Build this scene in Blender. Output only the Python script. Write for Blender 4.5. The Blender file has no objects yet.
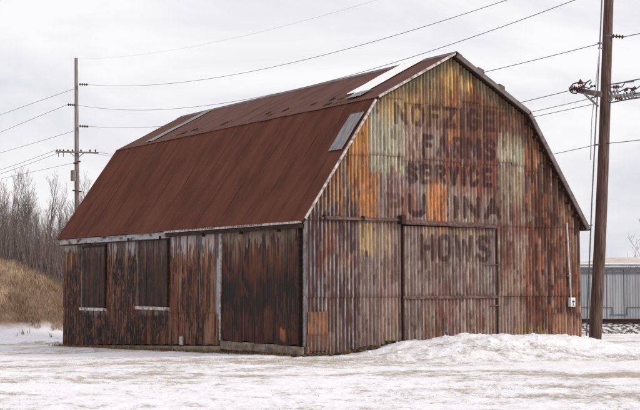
import bpy, math, random
import numpy as np
from mathutils import Vector, Matrix
random.seed(7)
S = bpy.context.scene
COL = S.collection

# ------------------------------------------------------------------ camera
FPX, PITCH, YAW = 1327.7, 0.05974, -0.571
CAM = np.array([-17.967, -28.676, 1.662])
cd = bpy.data.cameras.new('camera'); cam = bpy.data.objects.new('camera', cd); COL.objects.link(cam)
cam.location = CAM; cam.rotation_euler = (math.pi/2 + PITCH, 0, YAW)
cd.sensor_width = 36; cd.lens = FPX/640*36; cd.clip_end = 5000; cd.clip_start = .1
S.camera = cam

# ------------------------------------------------------------------ world: high thin overcast
SUN_EL, SUN_AZ = math.radians(33), None
R2 = np.array([math.cos(YAW), math.sin(YAW)]); F2 = np.array([-math.sin(YAW), math.cos(YAW)])
sd = R2*0.95 - F2*0.36; sd = sd/np.linalg.norm(sd)
W = bpy.data.worlds.new('World'); S.world = W; W.use_nodes = True
nt = W.node_tree; nt.nodes.clear()
def N(nt, t, **k):
    n = nt.nodes.new(t)
    for a, b in k.items(): setattr(n, a, b)
    return n
out = N(nt, 'ShaderNodeOutputWorld'); bg = N(nt, 'ShaderNodeBackground'); bg.inputs['Strength'].default_value = .1
sky = N(nt, 'ShaderNodeTexSky'); sky.sky_type = 'NISHITA'; sky.sun_disc = False
sky.sun_elevation = SUN_EL; sky.sun_rotation = math.atan2(sd[0], sd[1])
tc = N(nt, 'ShaderNodeTexCoord'); mp = N(nt, 'ShaderNodeMapping'); mp.inputs['Scale'].default_value = (1, 1, 3.2)
nz = N(nt, 'ShaderNodeTexNoise'); nz.inputs['Scale'].default_value = 3.4; nz.inputs['Detail'].default_value = 6; nz.inputs['Roughness'].default_value = .55
nz.inputs['Distortion'].default_value = .6
cr = N(nt, 'ShaderNodeValToRGB')
cr.color_ramp.elements[0].position = .33; cr.color_ramp.elements[0].color = (7.3, 7.3, 8.2, 1)
cr.color_ramp.elements[1].position = .62; cr.color_ramp.elements[1].color = (10.2, 10.0, 10.1, 1)
e = cr.color_ramp.elements.new(.5); e.color = (9.1, 8.95, 9.25, 1)
mx = N(nt, 'ShaderNodeMix', data_type='RGBA'); mx.inputs[0].default_value = .93
L = nt.links.new
L(tc.outputs['Generated'], mp.inputs[0]); L(mp.outputs[0], nz.inputs['Vector']); L(nz.outputs['Fac'], cr.inputs[0])
L(sky.outputs[0], mx.inputs[6]); L(cr.outputs[0], mx.inputs[7]); L(mx.outputs[2], bg.inputs[0]); L(bg.outputs[0], out.inputs[0])

sl = bpy.data.lights.new('sun', 'SUN'); sl.energy = 2.2; sl.angle = math.radians(9); sl.color = (1, .95, .88)
so = bpy.data.objects.new('sun', sl); COL.objects.link(so)
sv = Vector((sd[0]*math.cos(SUN_EL), sd[1]*math.cos(SUN_EL), math.sin(SUN_EL)))
so.rotation_euler = sv.to_track_quat('Z', 'Y').to_euler(); so.location = sv*60
S.view_settings.view_transform = 'Standard'; S.view_settings.look = 'None'
S.view_settings.exposure = 0.0; S.view_settings.gamma = 1

# ------------------------------------------------------------------ measuring helpers
F3 = np.array([F2[0]*math.cos(PITCH), F2[1]*math.cos(PITCH), math.sin(PITCH)])
R3 = np.array([R2[0], R2[1], 0]); U3 = np.cross(R3, F3)
def at(px, py, d): return CAM + (F3 + R3*(px-320)/FPX - U3*(py-205)/FPX)*d
def proj(P):
    P = np.asarray(P)-CAM; w = P@F3
    return 320+FPX*(P@R3)/w, 205-FPX*(P@U3)/w
def latdep(lat, dep): return CAM[:2] + R2*lat + F2*dep

# ------------------------------------------------------------------ noise (numpy)
def hsh(i, j, s):
    i = i.astype(np.int64); j = j.astype(np.int64)
    h = (i*374761393 + j*668265263 + s*2147483647) & 0xffffffff
    h = ((h ^ (h >> 13))*1274126177) & 0xffffffff
    h = ((h ^ (h >> 15))*2246822519) & 0xffffffff
    return ((h ^ (h >> 16)) & 0xffffff)/float(0xffffff)
def vn(x, y, s=0):
    x = np.asarray(x, float); y = np.asarray(y, float)
    i = np.floor(x); j = np.floor(y); a = x-i; b = y-j
    a = a*a*(3-2*a); b = b*b*(3-2*b)
    return (hsh(i, j, s)*(1-a)+hsh(i+1, j, s)*a)*(1-b)+(hsh(i, j+1, s)*(1-a)+hsh(i+1, j+1, s)*a)*b
def fbm(x, y, s=0, o=4):
    r = 0; a = .5; t = 0
    for k in range(o):
        r = r+a*vn(x*2**k, y*2**k, s+k*17); t += a; a *= .55
    return r/t
def ss(a, b, x):
    t = np.clip((x-a)/(b-a), 0, 1); return t*t*(3-2*t)
def lin(c):
    c = np.array(c, float)/255
    return np.where(c <= .04045, c/12.92, ((c+.055)/1.055)**2.4)

# ------------------------------------------------------------------ mesh helpers
def tag(o, label=None, cat=None, group=None, kind=None):
    if label: o['label'] = label
    if cat: o['category'] = cat
    if group: o['group'] = group
    if kind: o['kind'] = kind
    return o
def empty(name, loc, label, cat, group=None, rz=0):
    o = bpy.data.objects.new(name, None); COL.objects.link(o); o.location = loc; o.rotation_euler = (0, 0, rz)
    o.empty_display_size = .3
    return tag(o, label, cat, group)
def link(name, me, parent=None, mat=None):
    if mat is not None and not me.materials: me.materials.append(mat)
    o = bpy.data.objects.new(name, me); COL.objects.link(o)
    if parent is not None: o.parent = parent
    return o
def grid_mesh(name, P, col=None, smooth=True):
    """P: (nr, nc, 3)"""
    nr, nc = P.shape[:2]
    me = bpy.data.meshes.new(name)
    idx = np.arange(nr*nc).reshape(nr, nc)
    f = np.stack([idx[:-1, :-1], idx[:-1, 1:], idx[1:, 1:], idx[1:, :-1]], -1).reshape(-1, 4)
    return raw_mesh(name, P.reshape(-1, 3), f, None if col is None else col.reshape(-1, col.shape[-1]), smooth)
def raw_mesh(name, V, Fc, col=None, smooth=False):
    me = bpy.data.meshes.new(name)
    V = np.asarray(V, np.float32); Fc = np.asarray(Fc, np.int32); n = len(Fc); k = Fc.shape[1]
    me.vertices.add(len(V)); me.vertices.foreach_set('co', V.ravel())
    me.loops.add(n*k); me.loops.foreach_set('vertex_index', Fc.ravel())
    me.polygons.add(n); me.polygons.foreach_set('loop_start', np.arange(0, n*k, k, dtype=np.int32))
    me.polygons.foreach_set('loop_total', np.full(n, k, np.int32))
    me.polygons.foreach_set('use_smooth', np.full(n, smooth))
    me.update(calc_edges=True)
    if col is not None:
        a = me.color_attributes.new('paint', 'FLOAT_COLOR', 'POINT')
        c = np.ones((len(V), 4), np.float32); c[:, :col.shape[1]] = col
        a.data.foreach_set('color', c.ravel())
    me.validate()
    return me
class MB:
    def __init__(s): s.v = []; s.f = []
    def hexa(s, pts):
        b = len(s.v); s.v += [tuple(p) for p in pts]
        for q in ((0,3,2,1),(4,5,6,7),(0,1,5,4),(1,2,6,5),(2,3,7,6),(3,0,4,7)): s.f.append(tuple(b+i for i in q))
    def box(s, x0, x1, y0, y1, z0, z1):
        s.hexa([(x0,y0,z0),(x1,y0,z0),(x1,y1,z0),(x0,y1,z0),(x0,y0,z1),(x1,y0,z1),(x1,y1,z1),(x0,y1,z1)])
    def beam(s, a, b, w, h, up=(0,0,1)):
        a = Vector(a); b = Vector(b); d = (b-a).normalized(); x = d.cross(Vector(up)).normalized(); y = x.cross(d)
        q = [(-w/2,-h/2),(w/2,-h/2),(w/2,h/2),(-w/2,h/2)]
        s.hexa([a+x*i+y*j for i, j in q]+[b+x*i+y*j for i, j in q])
    def tube(s, pts, rs, n=8, cap=True):
        pts = [Vector(p) for p in pts]; b = len(s.v)
        if not hasattr(rs, '__len__'): rs = [rs]*len(pts)
        ref = Vector((0,0,1)) if abs((pts[-1]-pts[0]).normalized().z) < .9 else Vector((1,0,0))
        for i, p in enumerate(pts):
            d = (pts[min(i+1, len(pts)-1)]-pts[max(i-1, 0)]).normalized()
            x = d.cross(ref).normalized(); y = d.cross(x)
            for k in range(n):
                t = 2*math.pi*k/n; s.v.append(tuple(p+x*math.cos(t)*rs[i]+y*math.sin(t)*rs[i]))
        for i in range(len(pts)-1):
            for k in range(n):
                k2 = (k+1) % n; s.f.append((b+i*n+k, b+i*n+k2, b+(i+1)*n+k2, b+(i+1)*n+k))
        if cap and n > 2:
            s.f.append(tuple(b+k for k in range(n))[::-1]); s.f.append(tuple(b+(len(pts)-1)*n+k for k in range(n)))
    def mesh(s, name, smooth=False):
        me = bpy.data.meshes.new(name); me.from_pydata(s.v, [], s.f); me.update()
        if smooth:
            me.polygons.foreach_set('use_smooth', [True]*len(me.polygons))
        return me
    def build(s, name, mat, parent=None, smooth=False): return link(name, s.mesh(name, smooth), parent, mat)

# ------------------------------------------------------------------ materials
def base_mat(name, rough=.8):
    m = bpy.data.materials.new(name); m.use_nodes = True; b = m.node_tree.nodes['Principled BSDF']
    b.inputs['Roughness'].default_value = rough
    b.inputs['Specular IOR Level'].default_value = .25
    return m, m.node_tree, b
def painted(name, k=1.0, rough=.7, fine=55, bump=.3, stretch=(1, 1, .14), amt=(.72, 1.28)):
    """base colour comes from the vertex paint, broken up by fine streaky procedural grain"""
    m, nt, b = base_mat(name, rough)
    at_ = N(nt, 'ShaderNodeAttribute', attribute_name='paint'); g = N(nt, 'ShaderNodeTexCoord')
    mp = N(nt, 'ShaderNodeMapping'); mp.inputs['Scale'].default_value = stretch
    n1 = N(nt, 'ShaderNodeTexNoise'); n1.inputs['Scale'].default_value = fine; n1.inputs['Detail'].default_value = 5; n1.inputs['Roughness'].default_value = .65
    n2 = N(nt, 'ShaderNodeTexNoise'); n2.inputs['Scale'].default_value = 45; n2.inputs['Detail'].default_value = 3
    mr = N(nt, 'ShaderNodeMapRange'); mr.inputs[1].default_value = .3; mr.inputs[2].default_value = .7; mr.inputs[3].default_value = amt[0]*k; mr.inputs[4].default_value = amt[1]*k
    mr2 = N(nt, 'ShaderNodeMapRange'); mr2.inputs[1].default_value = .3; mr2.inputs[2].default_value = .7; mr2.inputs[3].default_value = .82; mr2.inputs[4].default_value = 1.18
    mu = N(nt, 'ShaderNodeMath', operation='MULTIPLY'); vm = N(nt, 'ShaderNodeVectorMath', operation='SCALE')
    bp = N(nt, 'ShaderNodeBump'); bp.inputs['Strength'].default_value = bump; bp.inputs['Distance'].default_value = .01
    L = nt.links.new
    L(g.outputs['Object'], mp.inputs[0]); L(mp.outputs[0], n1.inputs['Vector']); L(g.outputs['Object'], n2.inputs['Vector'])
    L(n1.outputs['Fac'], mr.inputs[0]); L(n2.outputs['Fac'], mr2.inputs[0]); L(mr.outputs[0], mu.inputs[0]); L(mr2.outputs[0], mu.inputs[1])
    L(at_.outputs['Color'], vm.inputs[0]); L(mu.outputs[0], vm.inputs['Scale']); L(vm.outputs[0], b.inputs['Base Color'])
    L(n2.outputs['Fac'], bp.inputs['Height']); L(bp.outputs[0], b.inputs['Normal'])
    return m
def noisy(name, c1, c2, scale=6, rough=.8, stretch=(1,1,1), bump=.3, dist=.01, c3=None, rnd=0.0, detail=6, lo=.35, hi=.65, spec=.25, k=1.0):
    m, nt, b = base_mat(name, rough); b.inputs['Specular IOR Level'].default_value = spec
    g = N(nt, 'ShaderNodeTexCoord'); mp = N(nt, 'ShaderNodeMapping'); mp.inputs['Scale'].default_value = stretch
    n1 = N(nt, 'ShaderNodeTexNoise'); n1.inputs['Scale'].default_value = scale; n1.inputs['Detail'].default_value = detail; n1.inputs['Roughness'].default_value = .62
    r = N(nt, 'ShaderNodeValToRGB'); r.color_ramp.elements[0].position = lo; r.color_ramp.elements[1].position = hi
    r.color_ramp.elements[0].color = (*(lin(c1)*k), 1); r.color_ramp.elements[1].color = (*(lin(c2)*k), 1)
    if c3 is not None:
        e = r.color_ramp.elements.new(min(.98, hi+.12)); e.color = (*(lin(c3)*k), 1)
    L = nt.links.new
    L(g.outputs['Object'], mp.inputs[0]); L(mp.outputs[0], n1.inputs['Vector']); L(n1.outputs['Fac'], r.inputs[0])
    last = r.outputs[0]
    if rnd:
        oi = N(nt, 'ShaderNodeObjectInfo'); mr = N(nt, 'ShaderNodeMapRange'); mr.inputs[3].default_value = 1-rnd; mr.inputs[4].default_value = 1+rnd
        vm = N(nt, 'ShaderNodeVectorMath', operation='SCALE')
        L(oi.outputs['Random'], mr.inputs[0]); L(last, vm.inputs[0]); L(mr.outputs[0], vm.inputs['Scale']); last = vm.outputs[0]
        # shift the pattern per piece
        ad = N(nt, 'ShaderNodeVectorMath', operation='ADD'); sc = N(nt, 'ShaderNodeVectorMath', operation='SCALE')
        sc.inputs[0].default_value = (13, 7, 5); L(oi.outputs['Random'], sc.inputs['Scale']); L(mp.outputs[0], ad.inputs[0]); L(sc.outputs[0], ad.inputs[1]); L(ad.outputs[0], n1.inputs['Vector'])
    L(last, b.inputs['Base Color'])
    if bump:
        bp = N(nt, 'ShaderNodeBump'); bp.inputs['Strength'].default_value = bump; bp.inputs['Distance'].default_value = dist
        L(n1.outputs['Fac'], bp.inputs['Height']); L(bp.outputs[0], b.inputs['Normal'])
    return m
M = {}
M['gable'] = painted('rusted_corrugated_paint', 1.0, .62)
M['side'] = painted('weathered_side_paint', 1.0, .72, fine=30, stretch=(1, 1, .1))
M['roof'] = noisy('rusted_roof', (82, 49, 39), (108, 67, 53), 1.3, .9, (.5, 1.2, .5), .15, .01, (106, 70, 57), rnd=.02, lo=.3, hi=.7, spec=.12)
M['roof_up'] = noisy('rusted_roof_upper', (86, 59, 53), (108, 77, 69), 2.2, .85, (.35, 1.6, .35), .15, .01, (110, 80, 71), rnd=.035, lo=.3, hi=.7, spec=.15)
M['white_sheet'] = noisy('white_fibreglass', (236, 232, 230), (250, 248, 246), 5, .5, bump=.1)
M['grey_sheet'] = noisy('galvanised_sheet', (110, 105, 105), (150, 147, 145), 5, .5, (.5, 3, .5), bump=.1)
M['pale_trim'] = noisy('weathered_white_paint', (120, 104, 98), (212, 204, 198), 9, .75, (1, 1, 1), .4)
M['white_band'] = noisy('chalky_white_paint', (70, 52, 46), (168, 163, 165), 7, .8, (1, .35, 1), .4, lo=.36, hi=.52)
M['brown_trim'] = noisy('rusty_fascia', (84, 72, 70), (124, 112, 110), 5, .75, (1, 1, 1), .3)
M['dark_timber'] = noisy('dark_timber', (34, 25, 22), (66, 48, 40), 12, .9, (.3, .3, 3), .5)
M['rail_steel'] = noisy('rusty_track_steel', (70, 46, 40), (118, 96, 90), 10, .6, (1, 1, 1), .3)
M['concrete'] = noisy('stained_concrete', (108, 94, 82), (160, 146, 128), 3.5, .92, (1, 1, 1.6), .5, .02, k=.9)
M['soil'] = noisy('dark_debris', (40, 30, 25), (96, 78, 62), 14, .95, bump=.8, dist=.03)
M['pole'] = noisy('weathered_pole', (58, 42, 37), (118, 94, 86), 9, .85, (3, 3, .12), .5, .015, (158, 134, 124))
M['pole_far'] = noisy('grey_pole', (112, 102, 100), (146, 136, 134), 6, .85, (2, 2, .15), .3)
M['wire'] = noisy('wire_metal', (62, 58, 62), (84, 80, 84), 5, .6, bump=0)
M['insulator'] = noisy('brown_porcelain', (58, 36, 34), (88, 56, 50), 8, .35, bump=0)
M['insulator_grey'] = noisy('grey_porcelain', (120, 115, 118), (168, 164, 168), 8, .4, bump=0)
M['hardware'] = noisy('galvanised_hardware', (88, 84, 86), (128, 122, 122), 12, .55, bump=0)
M['conduit'] = noisy('pale_conduit', (168, 165, 165), (205, 202, 202), 8, .5, bump=0)
M['meter'] = noisy('white_enamel', (206, 204, 202), (232, 230, 228), 8, .45, bump=0)
M['ink'] = noisy('black_ink', (24, 22, 22), (40, 36, 36), 8, .6, bump=0)
M['shed'] = noisy('grey_blue_sheet_metal', (134, 136, 139), (160, 161, 163), 1.6, .6, (2, 2, .2), .1, rnd=.05)
M['shed_trim'] = noisy('dark_grey_trim', (84, 84, 88), (104, 104, 108), 3, .6, bump=.1)
M['shed_roof'] = noisy('tan_roof', (176, 168, 160), (214, 206, 200), 1.2, .9, (1, 1, 1), .3)
M['rust_steel'] = noisy('rail_rust', (44, 34, 32), (70, 54, 50), 6, .7, bump=.1)
M['tie'] = noisy('tie_wood', (52, 44, 40), (90, 80, 74), 6, .9, bump=.3)
M['ballast'] = noisy('snowy_ballast', (84, 76, 72), (215, 210, 210), 5.5, .95, bump=.8, dist=.05, lo=.47, hi=.58)
M['bark'] = noisy('bare_bark', (78, 66, 62), (124, 110, 104), 8, .9, (2, 2, .4), .3)
M['twig'] = noisy('bare_twigs', (92, 80, 77), (132, 118, 113), 4, .9, bump=0)

# ------------------------------------------------------------------ terrain heights
def mound(x, y):
    u = (x-5.2)/4.9; v = (y+1.7)/3.3
    r = np.sqrt(np.abs(u)**2.6+np.abs(v)**2.2)
    n = fbm(x*.9, y*.9, 5, 4)
    h = .47*ss(1.05, .12, r+.30*(n-.5))
    return h*(.80+.40*fbm(x*1.9, y*1.9, 9, 4)) + ss(1.0, .6, r)*.09*(fbm(x*4, y*4, 15, 4)-.4)
def hill(lat, dep):
    H = np.interp(lat, [-60, -24, -18, -15, -13.2, -12.1, -11.2, -10.2, -8.5, -6], [4.6, 4.2, 3.75, 3.25, 2.55, 2.0, 1.35, .75, .2, 0])
    H = H*(.93+.14*fbm(lat*.6, dep*.3, 31, 3))
    return H*ss(53.5, 62.5, dep+1.5*fbm(lat*.35, lat*0+3, 12, 2))*(1-.6*ss(80, 160, dep))
def ground(x, y, fine=True):
    x = np.asarray(x, float); y = np.asarray(y, float)
    dx = x-CAM[0]; dy = y-CAM[1]
    lat = dx*R2[0]+dy*R2[1]; dep = dx*F2[0]+dy*F2[1]
    q = .54*x+.84*y; r = .84*x-.54*y
    z = -.15-.025*np.clip(-r, 0, 12)*ss(-2, 4, y)-.01*np.clip(q, 0, 30)-.3*ss(46, 60, dx*F2[0]+dy*F2[1])*ss(5, 10, dx*R2[0]+dy*R2[1])
    z = z+.10*(fbm(x*.22, y*.22, 3, 3)-.5)*ss(1, -4, y)
    z = z+hill(lat, dep)
    if fine:
        w = ss(70, 40, dep)
        z = z+w*(.055*(fbm(x*1.6, y*1.6, 21, 4)-.5)+.03*(fbm(x*6, y*6, 22, 3)-.5))
        # shallow wheel ruts running past the gable
        t = (dx*F2[0]+dy*F2[1])+.12*lat
        for c, a in ((24.2, .035), (22.4, .03), (19.0, .02)):
            z = z-a*np.exp(-((t-c+.5*(fbm(lat*.25, lat*0, 77, 2)-.5))/.22)**2)
    z = z+mound(x, y)*(1 if True else 0)
    return z
def gz(x, y): return float(ground(np.array([x]), np.array([y]))[0])

# ground sheet: rings round the viewpoint, fine where near
az = np.concatenate([np.linspace(-180, -24, 40)[:-1], np.linspace(-24, 24, 700), np.linspace(24, 180, 40)[1:]])
rr = np.concatenate([[0.02, 2, 5, 8], np.geomspace(10, 66, 620), np.geomspace(67, 200, 60), np.geomspace(220, 2500, 16)])
A, RR = np.meshgrid(np.radians(az), rr)
GX = CAM[0]+RR*(F2[0]*np.cos(A)+R2[0]*np.sin(A)); GY = CAM[1]+RR*(F2[1]*np.cos(A)+R2[1]*np.sin(A))
GZ = ground(GX, GY)
lat = RR*np.sin(A); dep = RR*np.cos(A)
hl = hill(lat, dep)
mo = mound(GX, GY)
# grass amount (R), hillside (G), dirt (B)
grass = .09+.5*(fbm(lat*.16, dep*.55, 41, 4)-.5)*1.6
band = np.exp(-((dep-(27.2+3.2*(fbm(lat*.35, dep*.4, 8, 4)-.5)))/1.1)**2)*ss(-9, -1, lat)
band2 = np.exp(-((dep-28.6-.35*np.clip(-lat, -5, 20)*.35)/1.3)**2)*ss(2, -2, lat)*.55
grass = grass+.30*band+.18*band2
grass = grass*(.55+.9*fbm(lat*1.2, dep*1.6, 47, 4))+.35*(fbm(lat*3.2, dep*2.2, 48, 4)-.5)-.03*ss(.01, .08, mo)
grass = np.clip(grass, 0, 1)
hillm = ss(.35, .8, hl)
dirt = ss(.9, .1, np.hypot(np.clip(np.abs(GX+.0)-.0, 0, None), np.where((GY > -.3) & (GY < 16.5), 0, 9)))*ss(.15, .0, mo)
dirt = np.maximum(dirt, .9*ss(1.0, .15, np.abs(GY+.1))*((GX > -.2) & (GX < 3.2)))
P = np.stack([GX, GY, GZ], -1); Cc = np.stack([grass, hillm, dirt], -1)
gm = grid_mesh('ground', P, Cc)
def ground_mat():
    m, nt, b = base_mat('snowy_field', .9); L = nt.links.new; b.inputs['Specular IOR Level'].default_value = .15
    a = N(nt, 'ShaderNodeAttribute', attribute_name='paint'); sp = N(nt, 'ShaderNodeSeparateColor'); g = N(nt, 'ShaderNodeTexCoord')
    def noise(sc, det, dist=0, st=None):
        n = N(nt, 'ShaderNodeTexNoise'); n.inputs['Scale'].default_value = sc; n.inputs['Detail'].default_value = det; n.inputs['Roughness'].default_value = .68; n.inputs['Distortion'].default_value = dist
        if st:
            mp = N(nt, 'ShaderNodeMapping'); mp.inputs['Scale'].default_value = st; mp.inputs['Rotation'].default_value = (0, 0, -YAW); L(g.outputs['Object'], mp.inputs[0]); L(mp.outputs[0], n.inputs['Vector'])
        else: L(g.outputs['Object'], n.inputs['Vector'])
        return n.outputs['Fac']
    def math_(op, x, y, cl=False):
        n = N(nt, 'ShaderNodeMath', operation=op); n.use_clamp = cl
        for i, v in enumerate((x, y)):
            if isinstance(v, (int, float)): n.inputs[i].default_value = v
            else: L(v, n.inputs[i])
        return n.outputs[0]
    def ramp(x, lo, hi):
        n = N(nt, 'ShaderNodeMapRange'); n.interpolation_type = 'SMOOTHSTEP'; n.inputs[1].default_value = lo; n.inputs[2].default_value = hi; L(x, n.inputs[0]); return n.outputs[0]
    def mix(f, c1, c2):
        n = N(nt, 'ShaderNodeMix', data_type='RGBA'); L(f, n.inputs[0])
        for i, c in ((6, c1), (7, c2)):
            if isinstance(c, tuple): n.inputs[i].default_value = (*lin(c), 1)
            else: L(c, n.inputs[i])
        return n.outputs[2]
    L(a.outputs['Color'], sp.inputs[0]); gr, hm, dr = sp.outputs[0], sp.outputs[1], sp.outputs[2]
    n1 = noise(2.6, 8, .4, (.8, .7, 1)); n2 = noise(11, 10, .3); n3 = noise(55, 3)
    s = math_('ADD', math_('MULTIPLY', n1, .42), math_('MULTIPLY', n2, .58))
    f = ramp(math_('ADD', s, math_('MULTIPLY', gr, .42)), .55, .70)
    snow = mix(ramp(n2, .35, .65), (228, 225, 229), (246, 244, 245))
    gcol = mix(ramp(n3, .35, .65), (138, 122, 102), (212, 196, 172))
    gcol = mix(math_('MULTIPLY', ramp(n1, .5, .7), .5), gcol, (176, 170, 166))
    c = mix(f, snow, gcol)
    dcol = mix(ramp(n3, .4, .6), (74, 60, 48), (138, 120, 100))
    c = mix(math_('MULTIPLY', dr, ramp(n2, .36, .52)), c, dcol)
    hcol = mix(ramp(n2, .35, .65), (114, 92, 76), (160, 136, 114))
    c = mix(hm, c, hcol)
    L(c, b.inputs['Base Color'])
    bp = N(nt, 'ShaderNodeBump'); bp.inputs['Strength'].default_value = .8; bp.inputs['Distance'].default_value = .05
    L(math_('ADD', s, math_('MULTIPLY', f, .25)), bp.inputs['Height']); L(bp.outputs[0], b.inputs['Normal'])
    return m
go = link('ground', gm, None, ground_mat()); go['kind'] = 'structure'; go['label'] = 'thin snow over tan grass with a snow bank before the barn door'

# ------------------------------------------------------------------ the barn
WD, LN, G, EV = 9.5, 16.17, .24, .19
XS = [-EV, 2.09, WD/2, WD-2.09, WD+EV]; ZS = [3.262, 6.577, 8.013, 6.577, 3.262]
def roofz(u): return np.interp(u, XS, ZS)
barn = empty('barn', (0, 0, 0), 'rusty corrugated metal barn with a gambrel roof and faded block lettering on the gable', 'barn')

# ---- lettering: block letters as strokes on a unit box
GL = {
 'N': [((0,0),(0,1)),((0,1),(1,0)),((1,0),(1,1))],
 'O': [((0,.2),(0,.8)),((0,.8),(.25,1)),((.25,1),(.75,1)),((.75,1),(1,.8)),((1,.8),(1,.2)),((1,.2),(.75,0)),((.75,0),(.25,0)),((.25,0),(0,.2))],
 'F': [((0,0),(0,1)),((0,1),(1,1)),((0,.52),(.8,.52))],
 'Z': [((0,1),(1,1)),((1,1),(0,0)),((0,0),(1,0))],
 'I': [((.5,0),(.5,1))],
 'G': [((1,.8),(.75,1)),((.75,1),(.25,1)),((.25,1),(0,.8)),((0,.8),(0,.2)),((0,.2),(.25,0)),((.25,0),(.75,0)),((.75,0),(1,.2)),((1,.2),(1,.45)),((1,.45),(.55,.45))],
 'E': [((0,0),(0,1)),((0,1),(1,1)),((0,.5),(.8,.5)),((0,0),(1,0))],
 'R': [((0,0),(0,1)),((0,1),(.8,1)),((.8,1),(1,.85)),((1,.85),(1,.65)),((1,.65),(.8,.5)),((.8,.5),(0,.5)),((.5,.5),(1,0))],
 'A': [((0,0),(.5,1)),((.5,1),(1,0)),((.2,.32),(.8,.32))],
 'M': [((0,0),(0,1)),((0,1),(.5,.3)),((.5,.3),(1,1)),((1,1),(1,0))],
 'S': [((1,.82),(.75,1)),((.75,1),(.25,1)),((.25,1),(0,.8)),((0,.8),(.1,.58)),((.1,.58),(.9,.42)),((.9,.42),(1,.2)),((1,.2),(.75,0)),((.75,0),(.25,0)),((.25,0),(0,.18))],
 'V': [((0,1),(.5,0)),((.5,0),(1,1))],
 'C': [((1,.75),(.75,1)),((.75,1),(.25,1)),((.25,1),(0,.8)),((0,.8),(0,.2)),((0,.2),(.25,0)),((.25,0),(.75,0)),((.75,0),(1,.25))],
 'P': [((0,0),(0,1)),((0,1),(.8,1)),((.8,1),(1,.87)),((1,.87),(1,.6)),((1,.6),(.8,.47)),((.8,.47),(0,.47))],
 'U': [((0,1),(0,.2)),((0,.2),(.25,0)),((.25,0),(.75,0)),((.75,0),(1,.2)),((1,.2),(1,1))],
 'H': [((0,0),(0,1)),((1,0),(1,1)),((0,.5),(1,.5))],
 'W': [((0,1),(.25,0)),((.25,0),(.5,.8)),((.5,.8),(.75,0)),((.75,0),(1,1))],
}
LINES = [  # (word, letter left/right edges in metres, z0, z1, stroke, strength)
 ('NOFZIGER', 2.78, 6.87, 5.93, 6.55, .086, .84),
 ('FARMS', 3.68, 6.31, 5.12, 5.74, .09, .9),
 ('SERVICE', 3.17, 6.19, 4.36, 4.93, .092, 1.15),
 ('PURINA', 2.45, 6.50, 3.47, 4.10, .10, .95),
 ('CHOWS', 2.95, 6.03, 2.28, 3.03, .090, .86),
]
def lettering(u, z):
    m = np.zeros_like(u)
    for word, u0, u1, z0, z1, hw, st in LINES:
        hw = hw*.82
        wts = [{'I': .38, 'M': 1.2, 'W': 1.3}.get(c, 1) for c in word]; gap = .20
        tot = sum(wts)+gap*(len(word)-1); x = u0
        for c, w in zip(word, wts):
            cw = w/tot*(u1-u0)
            s = st*(.3 if (word == 'CHOWS' and c == 'C') else 1)*(.75 if (word == 'NOFZIGER' and c in 'R') else 1)
            a0 = x+hw; a1 = x+cw-hw; b0 = z0+hw; b1 = z1-hw
            sel = (u > x-.15) & (u < x+cw+.15) & (z > z0-.15) & (z < z1+.15)
            if sel.any():
                uu = u[sel]; zz = z[sel]; d = np.full(uu.shape, 9.)
                for (p, q) in GL[c]:
                    px = a0+(a1-a0)*p[0]; py = b0+(b1-b0)*p[1]; qx = a0+(a1-a0)*q[0]; qy = b0+(b1-b0)*q[1]
                    ex, ey = qx-px, qy-py; t = np.clip(((uu-px)*ex+(zz-py)*ey)/(ex*ex+ey*ey+1e-9), 0, 1)
                    d = np.minimum(d, np.hypot(uu-px-t*ex, zz-py-t*ey))
                m[sel] = np.maximum(m[sel], np.minimum(1, s)*ss(hw+.016, hw-.016, d))
            x += cw+gap*(u1-u0)/tot
    return m
def mixc(c, m, col):
    return c*(1-m[..., None])+lin(col)*m[..., None]
def patch(u, z, r, soft=.12, s=0, streak=.5):
    u0, z0, u1, z1 = r
    wu = u+.10*(fbm(u*3, z*1.5, s+3, 3)-.5); wz = z+.9*(fbm(u*7.5, z*.8, s+5, 3)-.5)*min(1, (z1-z0))
    m = ss(u0-soft*.4, u0+soft*.4, wu)*ss(u1+soft*.4, u1-soft*.4, wu)*ss(z0-soft, z0+soft, wz)*ss(z1+soft, z1-soft, wz)
    n = .6*fbm(np.floor(u/.065)*.6, z*1.1, s+11, 4)+.4*fbm(u*9, z*2, s+12, 3)
    return m*np.clip(1-streak+streak*2.2*ss(.38, .56, n), 0, 1)
PITCHW = .118
def desat(c, k):
    l = (c@np.array([.3, .6, .1]))[..., None]; return c*(1-k)+l*k
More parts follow.
